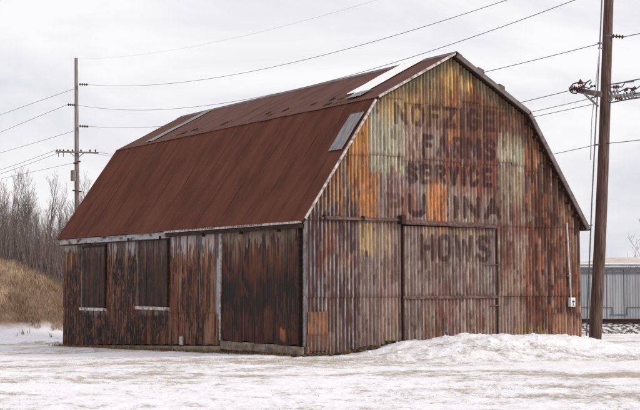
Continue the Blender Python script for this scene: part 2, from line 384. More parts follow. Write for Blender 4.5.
GABLE_PATCHES = [
 # rect (u0,z0,u1,z1), colour, strength, soft, streak
 ((-.3,-.5,1.62,3.5), (76,54,54), .97, .05, .15),
 ((-.3,-.5,1.62,3.4), (138,120,118), .3, .1, 1.2),
 ((1.62,-.5,3.0,3.2), (136,112,104), .8, .04, .3),
 ((.5,2.45,.98,3.3), (132,78,60), .8, .1, .4),
 ((.28,1.95,.75,2.55), (120,66,54), .8, .1, .3),
 ((1.0,2.15,1.5,2.5), (124,66,54), .8, .06, .2),
 ((.1,3.3,1.62,5.7), (84,60,56), .9, .1, .3),
 ((.1,3.6,1.9,6.3), (170,112,58), .8, .12, 1.3),
 ((1.2,4.6,2.0,6.4), (184,126,58), .85, .12, .7),
 ((1.64,3.3,2.25,5.25), (172,112,62), .95, .03, .45),
 ((1.64,2.42,2.1,3.28), (184,148,98), .9, .04, .4),
 ((2.1,2.42,2.7,3.1), (166,142,100), .6, .1, .6),
 ((1.98,4.55,3.12,6.35), (160,155,136), .95, .05, .3),
 ((2.3,6.1,4.6,7.9), (170,138,84), .85, .25, .5),
 ((4.5,6.75,5.6,8.1), (190,152,74), .95, .2, .4),
 ((5.4,6.3,7.4,7.7), (184,134,62), .95, .2, .5),
 ((5.0,6.0,7.4,7.0), (92,54,40), .9, .3, 1.0),
 ((3.4,6.4,4.6,7.3), (112,76,66), .6, .2, 1.0),
 ((4.45,4.2,6.4,6.2), (112,58,44), .85, .2, .9),
 ((4.62,5.55,5.0,6.85), (186,122,66), .95, .06, .5),
 ((5.55,5.9,6.35,6.1), (176,92,60), .7, .05, .5),
 ((3.9,3.3,4.55,4.45), (188,118,64), 1.0, .05, .35),
 ((3.0,3.3,3.5,4.2), (150,70,40), .55, .1, 1.1),
 ((6.38,5.02,7.36,6.03), (162,157,136), 1.0, .03, .25),
 ((6.38,3.9,7.3,5.0), (136,118,98), .8, .15, .5),
 ((6.3,3.2,7.4,4.0), (112,70,60), .7, .15, .8),
 ((7.34,1.0,8.35,6.3), (86,48,35), .95, .06, .3),
 ((7.5,.2,8.0,4.4), (122,70,46), .6, .1, 1.1),
 ((7.36,4.9,7.9,6.3), (150,98,52), .7, .1, 1.2),
 ((8.3,.7,9.6,4.3), (88,52,42), .9, .06, .4),
 ((8.35,.9,9.6,4.3), (140,84,66), .5, .1, 1.3),
 ((6.5,1.85,6.98,2.85), (92,48,44), .8, .06, .3),
 ((6.5,3.0,7.3,3.3), (98,52,44), .6, .1, .6),
 ((7.35,-.5,8.4,1.6), (102,56,44), .8, .1, .5),
 ((8.36,-.6,9.7,.82), (166,114,84), .95, .03, .35),
 ((7.0,-.5,8.2,.4), (156,132,92), .75, .12, .6),
 ((6.35,-.5,7.2,1.9), (142,116,100), .6, .1, .5),
 ((4.15,.8,4.75,1.75), (104,58,48), .7, .15, .7),
 ((4.1,.1,4.7,.95), (100,56,48), .7, .1, .7),
 ((3.7,2.9,5.9,3.25), (166,134,96), .6, .06, .8),
]
def gable_paint(u, z):
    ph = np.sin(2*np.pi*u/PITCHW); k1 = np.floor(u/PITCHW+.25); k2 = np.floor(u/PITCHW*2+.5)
    rib = hsh(k1, k1*0+3, 9); rib2 = hsh(k2, k2*0+5, 11)
    n = fbm(u*1.2, z*.5, 1, 4); st = fbm(k2*.83, z*.75, 2, 4); st2 = fbm(k1*.77, z*1.3, 6, 4); sm = fbm(u*7, z*3.2, 12, 4)
    c = np.zeros(u.shape+(3,))+lin((136, 113, 107))
    c = mixc(c, ss(.42, .62, n)*.5, (120, 92, 84))
    c = mixc(c, .6*ss(.52, .60, .55*st+.45*sm), (98, 62, 52))
    c = mixc(c, .5*ss(.53, .60, .6*st2+.4*fbm(u*9, z*2.5, 14, 3)), (160, 142, 134))
    for i, (r, col, k, soft, streak) in enumerate(GABLE_PATCHES):
        c = mixc(c, k*patch(u, z, r, soft, 100+i*7, streak), col)
    # brown runs hanging from every flute below the ochre top
    topz = 6.35+.75*rib+.45*rib2+.25*np.cos((u-4.75)*.9)
    c = mixc(c, .8*ss(.06, -.06, z-topz)*ss(5.55, 6.4, z+.5*st)*ss(3.3, 4.2, u)*ss(7.4, 7.3, u)*(.45+.55*(u > 4.7)), (98, 58, 42))
    d = (roofz(u)-z)
    c = mixc(c, .8*ss(.62, .22, d+.35*(st-.5))*ss(2.0, 3.4, u)*ss(7.6, 6.6, u), (96, 94, 72))
    c = mixc(c, .8*ss(.40, .55, d)*ss(.75, .62, d+.55*(rib-.5)+.4*(st-.5))*ss(7.5, 7.9, u), (166, 138, 108))
    # deep rust in the right third, rib by rib
    c = mixc(c, .9*ss(.43, .52, st)*ss(7.3, 7.42, u)*ss(9.6, 9.3, u)*ss(.7, .9, z), (64, 35, 26))
    c = mixc(c, .5*ss(.56, .62, st2)*ss(7.3, 7.42, u)*ss(.7, .9, z), (150, 92, 60))
    # left strip: zinc still showing on the crowns of the ribs
    ls = ss(1.66, 1.58, u)*ss(5.6, 4.6, z)
    c = mixc(c, .55*ls*ss(.2, .9, ph)*ss(.40, .55, fbm(k1*.9, z*1.5, 33, 3)), (150, 142, 146))
    c = mixc(c, .7*ls*ss(.3, -.5, ph), (52, 36, 37))  # flutes painted darker to strengthen the shade between the ribs
    c = mixc(c, .3*ss(.60, .66, fbm(k2*.9+9, z*1.4, 38, 4)), (172, 150, 132))
    lt = lettering(u, z)
    wear = ss(.375, .455, .5*fbm(u*4, z*3, 71, 4)+.5*fbm(k2*.9, z*1.8, 73, 3))
    lt = lt*(1-.24*ss(.2, .9, ph))*(1-.5*ss(3.1, 3.0, u)*ss(4.2, 4.1, z))
    lt = lt*(1-.9*ss(3.86, 3.94, u)*ss(4.6, 4.5, u)*ss(3.2, 3.3, z)*ss(4.5, 4.3, z))
    c = mixc(c, lt*(.64+.34*wear), (54, 29, 26))
    c = mixc(c, .35*ss(.58, .64, fbm(u*10, z*2.2, 24, 4)), (76, 44, 35))
    c = mixc(c, .30*ss(.2, -.9, ph), (70, 44, 38))  # rust gathered in the flutes, also painting in their shade
    c = c*(1+.22*ph)[..., None]  # corrugation shading put into the colour: crowns lighter, flutes darker
    c = mixc(c, .5*ss(.61, .65, fbm(k2*.9, z*1.6, 37, 4)), (58, 36, 30))
    return desat(c, .08)*1.08*np.array([1.0, 1.01, .96])

def sheet(name, fn, paint, a0, a1, zb, zt, mat, parent, pitch, amp, d0=0.0, tilt=0.0, dz=.03, per=8, seamrust=1.0):
    """corrugated sheet; fn(a, z, d) -> xyz, a = along wall, d = outward"""
    nc = max(3, int(round((a1-a0)/pitch*per))+1); a = np.linspace(a0, a1, nc)
    lo = zb(a) if callable(zb) else np.full(nc, zb); hi = zt(a) if callable(zt) else np.full(nc, zt)
    if (hi-lo).max() < .05: return None
    hi = np.maximum(hi, lo+.01)
    nr = max(2, int((hi-lo).max()/dz)+1); t = np.linspace(0, 1, nr)[:, None]
    Z = lo[None]+(hi-lo)[None]*t; Aa = np.broadcast_to(a[None], Z.shape)
    D = d0+amp*np.sin(2*np.pi*Aa/pitch)+tilt*(1-t)+.004*(fbm(Aa*2, Z*1.2, 5, 2)-.5)*4
    P = fn(Aa, Z, D)
    c = paint(Aa, Z)
    rs_ = np.random.default_rng(abs(int(a0*1000)*31+int(lo.mean()*100)*17+len(name)) % 99991)
    tint = 1+rs_.uniform(-.13, .13)+np.array([.05, 0, -.06])*rs_.uniform(-1, 1)
    c = c*tint
    e1 = ss(.16, .0, (Z-lo[None])+.14*(fbm(Aa*9, Z*3, 31, 3)-.3)); e2 = ss(.30, .0, (hi[None]-Z)+.5*(fbm(Aa*10, Z*2, 32, 3)-.4))
    c = mixc(c, np.clip(.4*e1+.25*e2, 0, .6)*seamrust, (84, 44, 32))
    c = mixc(c, .5*ss(.014, .004, np.minimum(Aa-a0, a1-Aa))*seamrust, (48, 30, 27))
    return link(name, grid_mesh(name, P, c), parent, mat)

fg = lambda a, z, d: np.stack([a, -d, z], -1)
rnd = random.Random(3)
gb = lambda a: -.10-.02*np.sin(a*3)-.008*a       # ragged bottom edge
edges = [0.0, .56, 1.08, 1.62, 2.25, 2.99]
edges_hi = [0, .65, 1.3, 1.98, 2.55, 3.12, 3.77, 4.42, 5.07, 5.72, 6.38, 6.9, 7.36, 8.0, 8.6, 9.05, 9.5]
edges_lo_r = [6.28, 6.9, 7.4, 8.36, 8.95, 9.5]
top = lambda a: roofz(a)-.10
def run(cols, rows):
    for i in range(len(cols)-1):
        a0, a1 = cols[i], cols[i+1]
        js = [0]+[rnd.uniform(-.12, .12) if 0 < k < len(rows)-1 and rows[k] not in (3.3, 1.33) else 0 for k in range(1, len(rows))]
        for k in range(len(rows)-1):
            zb = rows[k] if callable(rows[k]) else rows[k]+js[k]
            zt_ = rows[k+1]
            if callable(zt_): zt = zt_
            else:
                v = zt_+js[k+1]+.05; zt = (lambda v: lambda a: np.minimum(v, top(a)))(v)
            mid = (a0+a1)/2
            if not callable(zb):
                if zb > max(top(np.array([a0, a1, mid]))): continue
                zb0 = zb; zb = (lambda z_: lambda a: np.minimum(z_, top(a)))(zb0)
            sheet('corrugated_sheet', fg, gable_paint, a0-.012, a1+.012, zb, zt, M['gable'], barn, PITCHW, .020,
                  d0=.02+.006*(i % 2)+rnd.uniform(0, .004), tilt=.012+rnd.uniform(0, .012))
run(edges, [gb, 1.33, 3.3])
run(edges_lo_r, [gb, 1.33, 3.3])
run(edges_hi, [3.3, 5.0, 6.62, top])
# sheets behind the door leaf (dark interior lining) and the hung sliding door itself
b = MB(); b.box(2.95, 6.32, .03, .06, -.15, 3.3); b.build('inner_lining', M['dark_timber'], barn)
door = bpy.data.objects.new('sliding_door', None); COL.objects.link(door); door.parent = barn; door['label'] = 'wide corrugated sliding door under a steel track'
dc = [3.02, 3.67, 4.32, 4.97, 5.62, 6.26]
for i in range(5):
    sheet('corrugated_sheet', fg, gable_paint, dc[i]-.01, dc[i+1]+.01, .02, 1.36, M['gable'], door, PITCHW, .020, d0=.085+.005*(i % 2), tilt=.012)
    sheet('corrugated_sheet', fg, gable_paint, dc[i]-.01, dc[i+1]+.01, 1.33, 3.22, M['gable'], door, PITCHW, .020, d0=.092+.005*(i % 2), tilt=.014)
for (x0, x1, z0, z1) in ((3.0, 6.28, 1.28, 1.36), (3.0, 6.28, .0, .06)):
    b = MB(); b.box(x0, x1, -.145, -.115, z0, z1); b.build('door_rail', M['rail_steel'], door)
for x in (3.0, 6.25):
    b = MB(); b.box(x, x+.03, -.13, -.03, .0, 3.22); b.build('door_edge', M['dark_timber'], door)
b = MB(); b.box(5.75, 6.27, -.14, -.118, 2.2, 2.23); b.build('door_strap', M['rail_steel'], door)
b = MB(); b.box(6.02, 6.27, -.14, -.118, 1.06, 1.09); b.build('door_strap', M['rail_steel'], door)
# track above the door with its hood
b = MB()
b.hexa([(.42,-.05,3.36),(3.0,-.05,3.38),(3.0,-.13,3.35),(.42,-.13,3.33),(.42,-.05,3.42),(3.0,-.05,3.43),(3.0,-.13,3.40),(.42,-.13,3.38)])
b.build('door_track', M['rail_steel'], barn)
b = MB()
b.hexa([(3.0,-.03,3.29),(6.2,-.03,3.25),(6.2,-.2,3.22),(3.0,-.2,3.26),(3.0,-.03,3.42),(6.2,-.03,3.37),(6.2,-.22,3.25),(3.0,-.22,3.30)])
b.build('track_hood', M['rail_steel'], barn)
b = MB(); b.box(2.9, 3.02, -.24, -.03, 3.26, 3.5); b.build('track_bracket', M['dark_timber'], barn)
for x in (.5, 1.7):
    b = MB(); b.box(x, x+.05, -.16, -.04, 3.32, 3.45); b.build('track_bracket', M['dark_timber'], barn)
# patch sheets nailed over the bottom corners
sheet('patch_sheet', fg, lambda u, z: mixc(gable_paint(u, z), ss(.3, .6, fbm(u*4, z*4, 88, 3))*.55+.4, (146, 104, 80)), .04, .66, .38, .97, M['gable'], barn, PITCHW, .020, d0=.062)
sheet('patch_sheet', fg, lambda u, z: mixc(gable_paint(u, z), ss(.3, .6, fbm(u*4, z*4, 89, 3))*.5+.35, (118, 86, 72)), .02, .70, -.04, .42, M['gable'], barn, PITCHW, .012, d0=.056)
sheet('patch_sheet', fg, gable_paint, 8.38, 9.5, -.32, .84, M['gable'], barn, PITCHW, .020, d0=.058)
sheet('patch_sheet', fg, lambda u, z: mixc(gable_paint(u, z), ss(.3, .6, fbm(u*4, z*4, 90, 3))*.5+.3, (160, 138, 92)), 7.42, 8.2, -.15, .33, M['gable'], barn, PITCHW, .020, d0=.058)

# ---- left long wall
def side_paint(v, z):
    st = .5*fbm(v*7, z*.55, 202, 4)+.5*fbm(np.floor(v/.09)*.8, z*.7, 203, 4); st2 = fbm(v*20, z*1.2, 206, 3); n = fbm(v*.8, z*.6, 201, 3)
    band = vn(np.floor(v/.33)*3.7, v*0+.5, 205)
    c = np.zeros(v.shape+(3,))+lin((50, 34, 30))
    c = mixc(c, ss(.46, .66, st)*.75*(.3+.7*band), (124, 66, 38))
    c = mixc(c, ss(.48, .60, fbm(v*4, z*1.1, 210, 4))*.9, (34, 24, 23))
    def rect(r, col, k, soft=.1, streak=.5, s=0):
        nonlocal c
        c = mixc(c, k*patch(v, z, r, soft, 300+s, streak), col)
    rect((4.75, -.3, 7.7, 2.7), (114, 68, 46), .6, .15, 1.1, 1)
    rect((4.8, -.3, 5.45, 2.6), (140, 88, 58), .7, .05, .5, 2)
    rect((6.9, .2, 7.7, 2.3), (118, 66, 46), .5, .1, .9, 3)
    rect((10.9, .0, 12.3, 1.6), (100, 58, 42), .5, .15, 1.0, 4)
    rect((5.45, .0, 6.6, 1.2), (70, 44, 38), .6, .15, .5, 5)
    # chalky white wash at the top, running down in drips
    drip = .26+.9*(fbm(v*14, v*0+1, 221, 4)-.30)*ss(16.5, 9, v)
    topz = 3.12
    w = ss(drip+.16, drip-.14, topz-z+.55*(fbm(v*16, z*6, 222, 4)-.5))*ss(.25, .5, fbm(v*13, z*4, 223, 4)+.35*ss(.35, .1, topz-z))
    wd = np.where(v < 4.36, .38, 1.0)*np.where(v > 10, .85, 1)
    c = mixc(c, .88*w*wd, (176, 170, 176))
    run_ = ss(1.35, .3, topz-z)*ss(.56, .70, fbm(v*9, z*.8, 224, 3))
    c = mixc(c, .6*run_, (186, 150, 110))
    # pale vertical post paint
    rect((4.36, .72, 4.78, 3.2), (168, 163, 168), .92, .03, .15, 7)
    rect((4.36, -.2, 4.78, .72), (84, 50, 40), .8, .03, .5, 8)
    # pale drips under both sills
    for (a, b_, zz) in ((12.3, 14.35, .84), (7.6, 9.9, .93)):
        dd = zz-z
        m = ss(-.02, .02, dd)*ss(.30, .02, dd+.3*(fbm(v*9, z*2, 231, 3)-.4))*ss(a-.05, a+.05, v)*ss(b_+.05, b_-.05, v)
        c = mixc(c, .75*m, (176, 168, 164))
        m = ss(a-.2, a-.05, v)*ss(a+.05, a-.02, v)*ss(zz, zz+.3, z)
    c = mixc(c, .75*ss(.48, .58, fbm(np.floor(v/.09)*.9, z*.7, 241, 4)), (32, 23, 23))
    c = mixc(c, .45*ss(.58, .66, fbm(np.floor(v/.08)*.9, z*.6, 242, 3))*ss(9, 7, v), (150, 130, 116))
    c = mixc(c, .3*ss(.6, .72, fbm(v*22, z*8, 243, 3)), (150, 118, 92))
    c = mixc(c, .4*ss(.6, .66, fbm(np.floor(v/.06)*.9, z*2.6, 247, 4)), (150, 100, 66))
    return desat(c, .06)*.97*np.array([1.04, 1, .96])
def door_paint(v, z):
    st = fbm(v*7, z*.55, 402, 4)
    c = np.zeros(v.shape+(3,))+lin((47, 34, 34))
    c = mixc(c, .7*ss(.45, .65, st), (66, 44, 38))
    c = mixc(c, .6*patch(v, z, (.15, 1.9, 4.3, 2.75), .25, 411, 1.0), (112, 62, 42))
    c = mixc(c, .5*patch(v, z, (.15, .0, 4.3, .9), .12, 412, 1.0), (88, 54, 44))
    c = mixc(c, .5*patch(v, z, (1.5, .3, 2.0, 1.05), .05, 413, .5), (110, 66, 44))
    c = mixc(c, .4*patch(v, z, (2.3, 1.6, 2.6, 3.0), .1, 414, .8), (120, 74, 46))
    c = mixc(c, .9*patch(v, z, (.82, .18, 1.1, .48), .03, 415, .3), (186, 112, 76))
    dr = 3.05-z
    c = mixc(c, .6*ss(.34, .05, dr+.9*(fbm(v*14, v*0+2, 421, 4)-.5)+.6*(fbm(v*15, z*7, 422, 3)-.5)), (160, 146, 132))
    c = mixc(c, .6*ss(1.1, .3, dr)*ss(.58, .7, fbm(v*10, z*.8, 424, 3)), (150, 124, 98))
    c = mixc(c, .5*ss(.5, .66, fbm(v*5, z*1.3, 430, 4)), (36, 27, 28))
    c = mixc(c, .4*ss(.6, .66, fbm(np.floor(v/.06)*.9, z*2.6, 247, 4)), (120, 74, 48))
    return desat(c, .06)*.74*np.array([1.04, 1, .96])
fl = lambda a, z, d: np.stack([-d, a, z], -1)
wallbot = lambda a: np.where(a < 4.3, .1, -.03-.036*(a-4.3))+.012*np.sin(a*9)
walltop = lambda a: a*0+3.42
cols = [4.36, 4.78]+[4.78+.58*k for k in range(1, 6)]+[8.2, 8.75, 9.3, 9.85]+[9.85+.61*k for k in range(1, 5)]+[12.9, 13.5, 14.3, 14.95, 15.55, 16.17]
cols = sorted(set(round(c, 3) for c in cols)); 
for i in range(len(cols)-1):
    a0, a1 = cols[i], cols[i+1]
    seam = .78+.1*vn(a0*3, a0*0, 7)
    sheet('ribbed_sheet', fl, side_paint, a0-.01, a1+.01, wallbot, seam+.04, M['side'], barn, .145, .007, d0=.015+.005*(i % 2), tilt=.012)
    sheet('ribbed_sheet', fl, side_paint, a0-.01, a1+.01, seam, walltop, M['side'], barn, .145, .007, d0=.019+.005*(i % 2), tilt=.014)
# boarded window openings: dark panels sunk behind pale frames, thick weathered sills
for (a0, a1, z0, z1) in ((12.42, 14.28, .88, 2.93), (7.74, 9.78, .98, 3.03)):
    wn = bpy.data.objects.new('window', None); COL.objects.link(wn); wn.parent = barn
    wn['label'] = 'boarded window opening with a pale sill'
    n_ = 4
    for k in range(n_):
        p0 = a0+(a1-a0)*k/n_; p1 = a0+(a1-a0)*(k+1)/n_
        sheet('board', fl, lambda v, z: mixc(mixc(side_paint(v, z), v*0+.72, (42, 29, 27)), .5*ss(.52, .62, fbm(v*9, z*1.2, 501, 4)), (84, 52, 40)),
              p0+.006, p1-.006, z0, z1, M['side'], wn, .3, .004, d0=.05+.003*(k % 2), seamrust=.3)
    b = MB(); b.box(-.11, -.03, a0-.06, a0-.01, z0, z1+.02); b.build('frame', M['dark_timber'], wn)
    b = MB(); b.box(-.11, -.03, a1+.01, a1+.06, z0, z1+.02); b.build('frame', M['brown_trim'], wn)
    b = MB(); b.box(-.10, -.03, a0-.01, a1+.01, z1, z1+.06); b.build('frame', M['dark_timber'], wn)
    b = MB(); b.box(-.17, -.03, a0-.08, a1+.08, z0-.10, z0-.005); b.build('sill', M['pale_trim'], wn)
# side sliding door
sdoor = bpy.data.objects.new('side_door', None); COL.objects.link(sdoor); sdoor.parent = barn; sdoor['label'] = 'dark sliding door of ribbed sheets'
dcs = np.linspace(.16, 4.32, 8)
for k in range(7):
    sheet('ribbed_sheet', fl, door_paint, dcs[k]-.008, dcs[k+1]+.008, lambda a: .10+.03*np.sin(a*5), 3.1, M['side'], sdoor, .11, .008, d0=.07+.005*(k % 2), tilt=.01)
for y in (.12, 4.30):
    b = MB(); b.box(-.12, -.02, y, y+.04, .1, 3.1); b.build('door_edge', M['pale_trim'] if y > 4 else M['dark_timber'], sdoor)
b = MB(); b.box(.02, .05, .1, 4.4, -.1, 3.2); b.build('inner_lining', M['dark_timber'], barn)
# track box and white fascia under the eave
b = MB(); b.box(-.20, -.02, -.02, 7.6, 3.10, 3.20); b.build('door_track', M['dark_timber'], barn)
b = MB(); b.box(-.235, -.16, -.1, 7.7, 3.215, 3.27); b.build('eave_trim', M['pale_trim'], barn)
for k in range(3):
    b = MB(); b.box(-.17, -.03, 7.72+k*2.84, 7.72+(k+1)*2.84-.02, 3.06+.006*k, 3.26); b.build('fascia_board', M['white_band'], barn)
b = MB(); b.box(-.20, -.05, 7.75, 16.2, 3.03, 3.05); b.build('drip_strip', M['dark_timber'], barn)
for y in (10.3, 8.0, 5.2, 3.0, 1.0):
    b = MB(); b.box(-.23, -.12, y, y+.04, 3.03, 3.14); b.build('track_bracket', M['dark_timber'], barn)
# corner post
b = MB(); b.box(-.05, -.012, -.05, .03, -.12, 3.4); b.build('corner_trim', M['hardware'], barn)
# foundation: exposed blocks under the door, low kerb further back
y = -.05; k = 0
while y < 4.3:
    w = min(.62, 4.32-y); b = MB(); o = rnd.uniform(0, .012)
    b.box(-.10-o, .1, y, y+w-.012, -.14+rnd.uniform(-.01, .01), .085+rnd.uniform(-.012, .012)); b.build('foundation_block', M['concrete'], barn); y += w; k += 1
b = MB(); b.box(-.16, -.0, -.1, 2.95, -.36, -.125); b.box(-.07, .1, 2.9, 4.3, -.5, -.14); b.build('footing_plank', M['dark_timber'], barn)
b = MB(); b.hexa([(-.12,4.3,-.7),(.1,4.3,-.7),(.1,16.25,-1),(-.12,16.25,-1),(-.12,4.3,-.06),(.1,4.3,-.06),(.1,16.25,-.5),(-.12,16.25,-.5)]); b.build('foundation_kerb', M['concrete'], barn)
b = MB(); b.box(.02, 9.45, .0, .12, -.7, -.14); b.build('gable_footing', M['soil'], barn)
b = MB(); b.box(-.1, -.055, 6.68, 6.86, -.12, .12); b.build('loose_board', M['pale_trim'], barn)
# unseen walls
for nm, (x0, x1, y0, y1) in (('right_wall', (WD-.03, WD, .03, LN)), ('left_wall_backing', (.06, .08, .05, LN-.05))):
    b = MB(); b.box(x0, x1, y0, y1, -.6, 3.38); b.build(nm, M['dark_timber'] if 'backing' in nm else M['brown_trim'], barn)
b = MB(); b.v = [(0,LN,-.7),(WD,LN,-.7),(WD,LN,3.4),(WD-2.09,LN,6.45),(WD/2,LN,7.88),(2.09,LN,6.45),(0,LN,3.4)]; b.v += [(x, y+.05, z) for x, y, z in b.v]
b.f = [(0,1,2,3,4,5,6), (13,12,11,10,9,8,7)]+[(i, (i+1) % 7, (i+1) % 7+7, i+7) for i in range(7)]; b.build('rear_wall', M['brown_trim'], barn)

# ---- roof: four slopes of long corrugated sheets over a deck
def slope_sheet(name, A_, B_, y0, y1, mat, lift, s):
    A_ = np.array(A_); B_ = np.array(B_); d = (B_-A_); ln = np.hypot(*d); nrm = np.array([-d[1], d[0]])/ln
    if nrm[1] < 0: nrm = -nrm
    nc = int(round((y1-y0)/.11*6))+1; ys = np.linspace(y0, y1, nc); nr = 14
    t = np.linspace(0, 1, nr)[:, None]; Y = np.broadcast_to(ys[None], (nr, nc))
    T = np.broadcast_to(t, (nr, nc))
    h = lift+.007*np.sin(2*np.pi*Y/.11)+.05*(fbm(T*3+s, Y*.5, 7, 2)-.5)*(np.sin(T*np.pi))*.5+.012*(1-T)
    P = np.stack([A_[0]+d[0]*T+nrm[0]*h, Y, A_[1]+d[1]*T+nrm[1]*h], -1)
    return link(name, grid_mesh(name, P), barn, mat)
def lerp(a, b, t): return (a[0]+(b[0]-a[0])*t, a[1]+(b[1]-a[1])*t)
ycuts = list(np.linspace(-G, LN+G, 26))
SL = [((XS[0]-.02, ZS[0]-.03), (XS[1], ZS[1]), 'roof'), ((XS[1]-.05, ZS[1]-.03), (XS[2], ZS[2]), 'roof_up'),
      ((XS[4]+.02, ZS[4]-.03), (XS[3], ZS[3]), 'roof'), ((XS[3]+.05, ZS[3]-.03), (XS[2], ZS[2]), 'roof_up')]
for si, (a, b_, mk) in enumerate(SL):
    for k in range(25):
        y0, y1 = ycuts[k], ycuts[k+1]
        j = rnd.uniform(-.006, .006)
        aa = (a[0]+(b_[0]-a[0])*j, a[1]+(b_[1]-a[1])*j)
        slope_sheet('roof_sheet', aa, b_, y0-.02, y1+.02, M[mk], .02+.0025*(k % 2), k+si*40)

UA, UB = SL[1][0], SL[1][1]; LA, LB = SL[0][0], SL[0][1]
tu = lambda x: (x-UA[0])/(UB[0]-UA[0])
tl = lambda x: (x-LA[0])/(LB[0]-LA[0])
for (y0, y1, xa, xb) in ((1.10, 1.70, 2.62, 4.74), (1.68, 2.28, 2.80, 4.72)):
    o = slope_sheet('skylight_sheet', lerp(UA, UB, tu(xa)), lerp(UA, UB, tu(xb)), y0, y1, M['white_sheet'], .055, 3)
    o['label'] = 'white fibreglass roof sheet near the gable'
o = slope_sheet('loose_roof_sheet', lerp(UA, UB, tu(2.33)), lerp(UA, UB, tu(2.75)), .8, 1.55, M['grey_sheet'], .075, 5); o['label'] = 'bare grey metal scrap on the upper slope'
o = slope_sheet('skylight_sheet', lerp(UA, UB, tu(2.25)), lerp(UA, UB, tu(4.62)), 13.62, 14.2, M['grey_sheet'], .055, 6); o['label'] = 'narrow pale roof sheet near the far end'
o = slope_sheet('loose_roof_sheet', lerp(LA, LB, tl(1.09)), lerp(LA, LB, tl(1.80)), -.14, .50, M['grey_sheet'], .07, 8); o['label'] = 'bare grey sheet patched on the lower slope beside the gable'
# torn ends of roofing poking up along the break and ridge
for k in range(16):
    y = rnd.uniform(.5, 13); w = rnd.uniform(.12, .35)
    b = MB(); x = rnd.uniform(2.2, 2.7); z = 6.62+(x-2.09)*.54
    b.hexa([(x,y,z-.02),(x+.12,y,z+.05),(x+.12,y+w,z+.05),(x,y+w,z-.02),(x-.01,y,z+.03),(x+.11,y,z+.09),(x+.11,y+w,z+.07),(x-.01,y+w,z+.0)])
    b.build('torn_edge', M['dark_timber'] if k % 2 else M['roof_up'], barn)
# ridge cap, with two lifted pieces
for k in range(8):
    y0 = -G-.03+k*2.09; b = MB()
    for sx in (-1, 1):
        b.hexa([(WD/2,y0,8.04),(WD/2+sx*.2,y0,7.93),(WD/2+sx*.2,y0+2.07,7.93),(WD/2,y0+2.07,8.04),(WD/2,y0,8.065),(WD/2+sx*.2,y0,7.955),(WD/2+sx*.2,y0+2.07,7.955),(WD/2,y0+2.07,8.065)])
    b.build('ridge_cap', M['brown_trim'], barn)
for t_ in (.30, .58):
    x = WD/2+(2.66)*t_; z = 8.03-1.436*t_; b = MB()
    b.hexa([(x,-.22,z),(x+.22,-.22,z-.10),(x+.22,.1,z-.10),(x,.1,z),(x,-.24,z+.10),(x+.2,-.24,z+.03),(x+.2,.12,z+.0),(x,.12,z+.08)])
    b.build('torn_edge', M['brown_trim'], barn)
# roof deck, rake boards, soffits
def strip(name, p, q, y0, y1, t0, t1, mat):
    p = np.array(p); q = np.array(q); d = q-p; n_ = np.array([-d[1], d[0]])/np.hypot(*d)
    if n_[1] < 0: n_ = -n_
    b = MB(); a0 = p+n_*t0; a1 = q+n_*t0; b0 = p+n_*t1; b1 = q+n_*t1
    b.hexa([(a0[0],y0,a0[1]),(a1[0],y0,a1[1]),(a1[0],y1,a1[1]),(a0[0],y1,a0[1]),(b0[0],y0,b0[1]),(b1[0],y0,b1[1]),(b1[0],y1,b1[1]),(b0[0],y1,b0[1])])
    return b.build(name, mat, barn)
PR = list(zip(XS, ZS))
for i in range(4):
    strip('roof_deck', PR[i], PR[i+1], -G+.03, LN+G-.03, -.05, -.012, M['dark_timber'])
ins = lambda p, q, t: lerp(p, q, t)
strip('rake_board', ins(PR[0], PR[1], .02), ins(PR[0], PR[1], .985), -G-.02, -G+.018, -.03, .028, M['pale_trim'])
strip('rake_board', ins(PR[1], PR[2], .02), ins(PR[1], PR[2], .99), -G-.02, -G+.018, -.03, .035, M['pale_trim'])
strip('rake_board', ins(PR[3], PR[2], .0), ins(PR[3], PR[2], .985), -G-.03, -G+.018, -.09, .03, M['brown_trim'])
strip('rake_board', ins(PR[4], PR[3], .01), ins(PR[4], PR[3], .985), -G-.03, -G+.018, -.09, .03, M['brown_trim'])
# short lookouts under the right overhang
for k in range(9):
    t_ = (k+.5)/9
    p = ins(PR[4], PR[3], t_); b = MB(); b.box(p[0]-.12, p[0]-.07, -G+.02, -.04, p[1]-.18, p[1]-.12); b.build('lookout', M['dark_timber'], barn)
# conduit and meter
b = MB(); b.tube([(8.93, -.09, 3.45), (9.0, -.09, 2.2), (9.06, -.09, 1.28)], .026, 8); b.build('conduit', M['conduit'], barn, True)
mt = MB(); mt.box(8.985, 9.155, -.17, -.06, 1.02, 1.28); mo_ = mt.build('meter_box', M['meter'], barn)
b = MB(); b.box(9.055, 9.08, -.176, -.172, 1.05, 1.22); b.box(9.03, 9.13, -.1765, -.1722, 1.15, 1.175); b.box(9.08, 9.12, -.1765, -.1722, 1.05, 1.07); b.build('mark', M['ink'], mo_)
for z in (2.9, 1.9):
    b = MB(); b.box(8.9, 9.08, -.115, -.05, z, z+.03); b.build('conduit_strap', M['hardware'], barn)

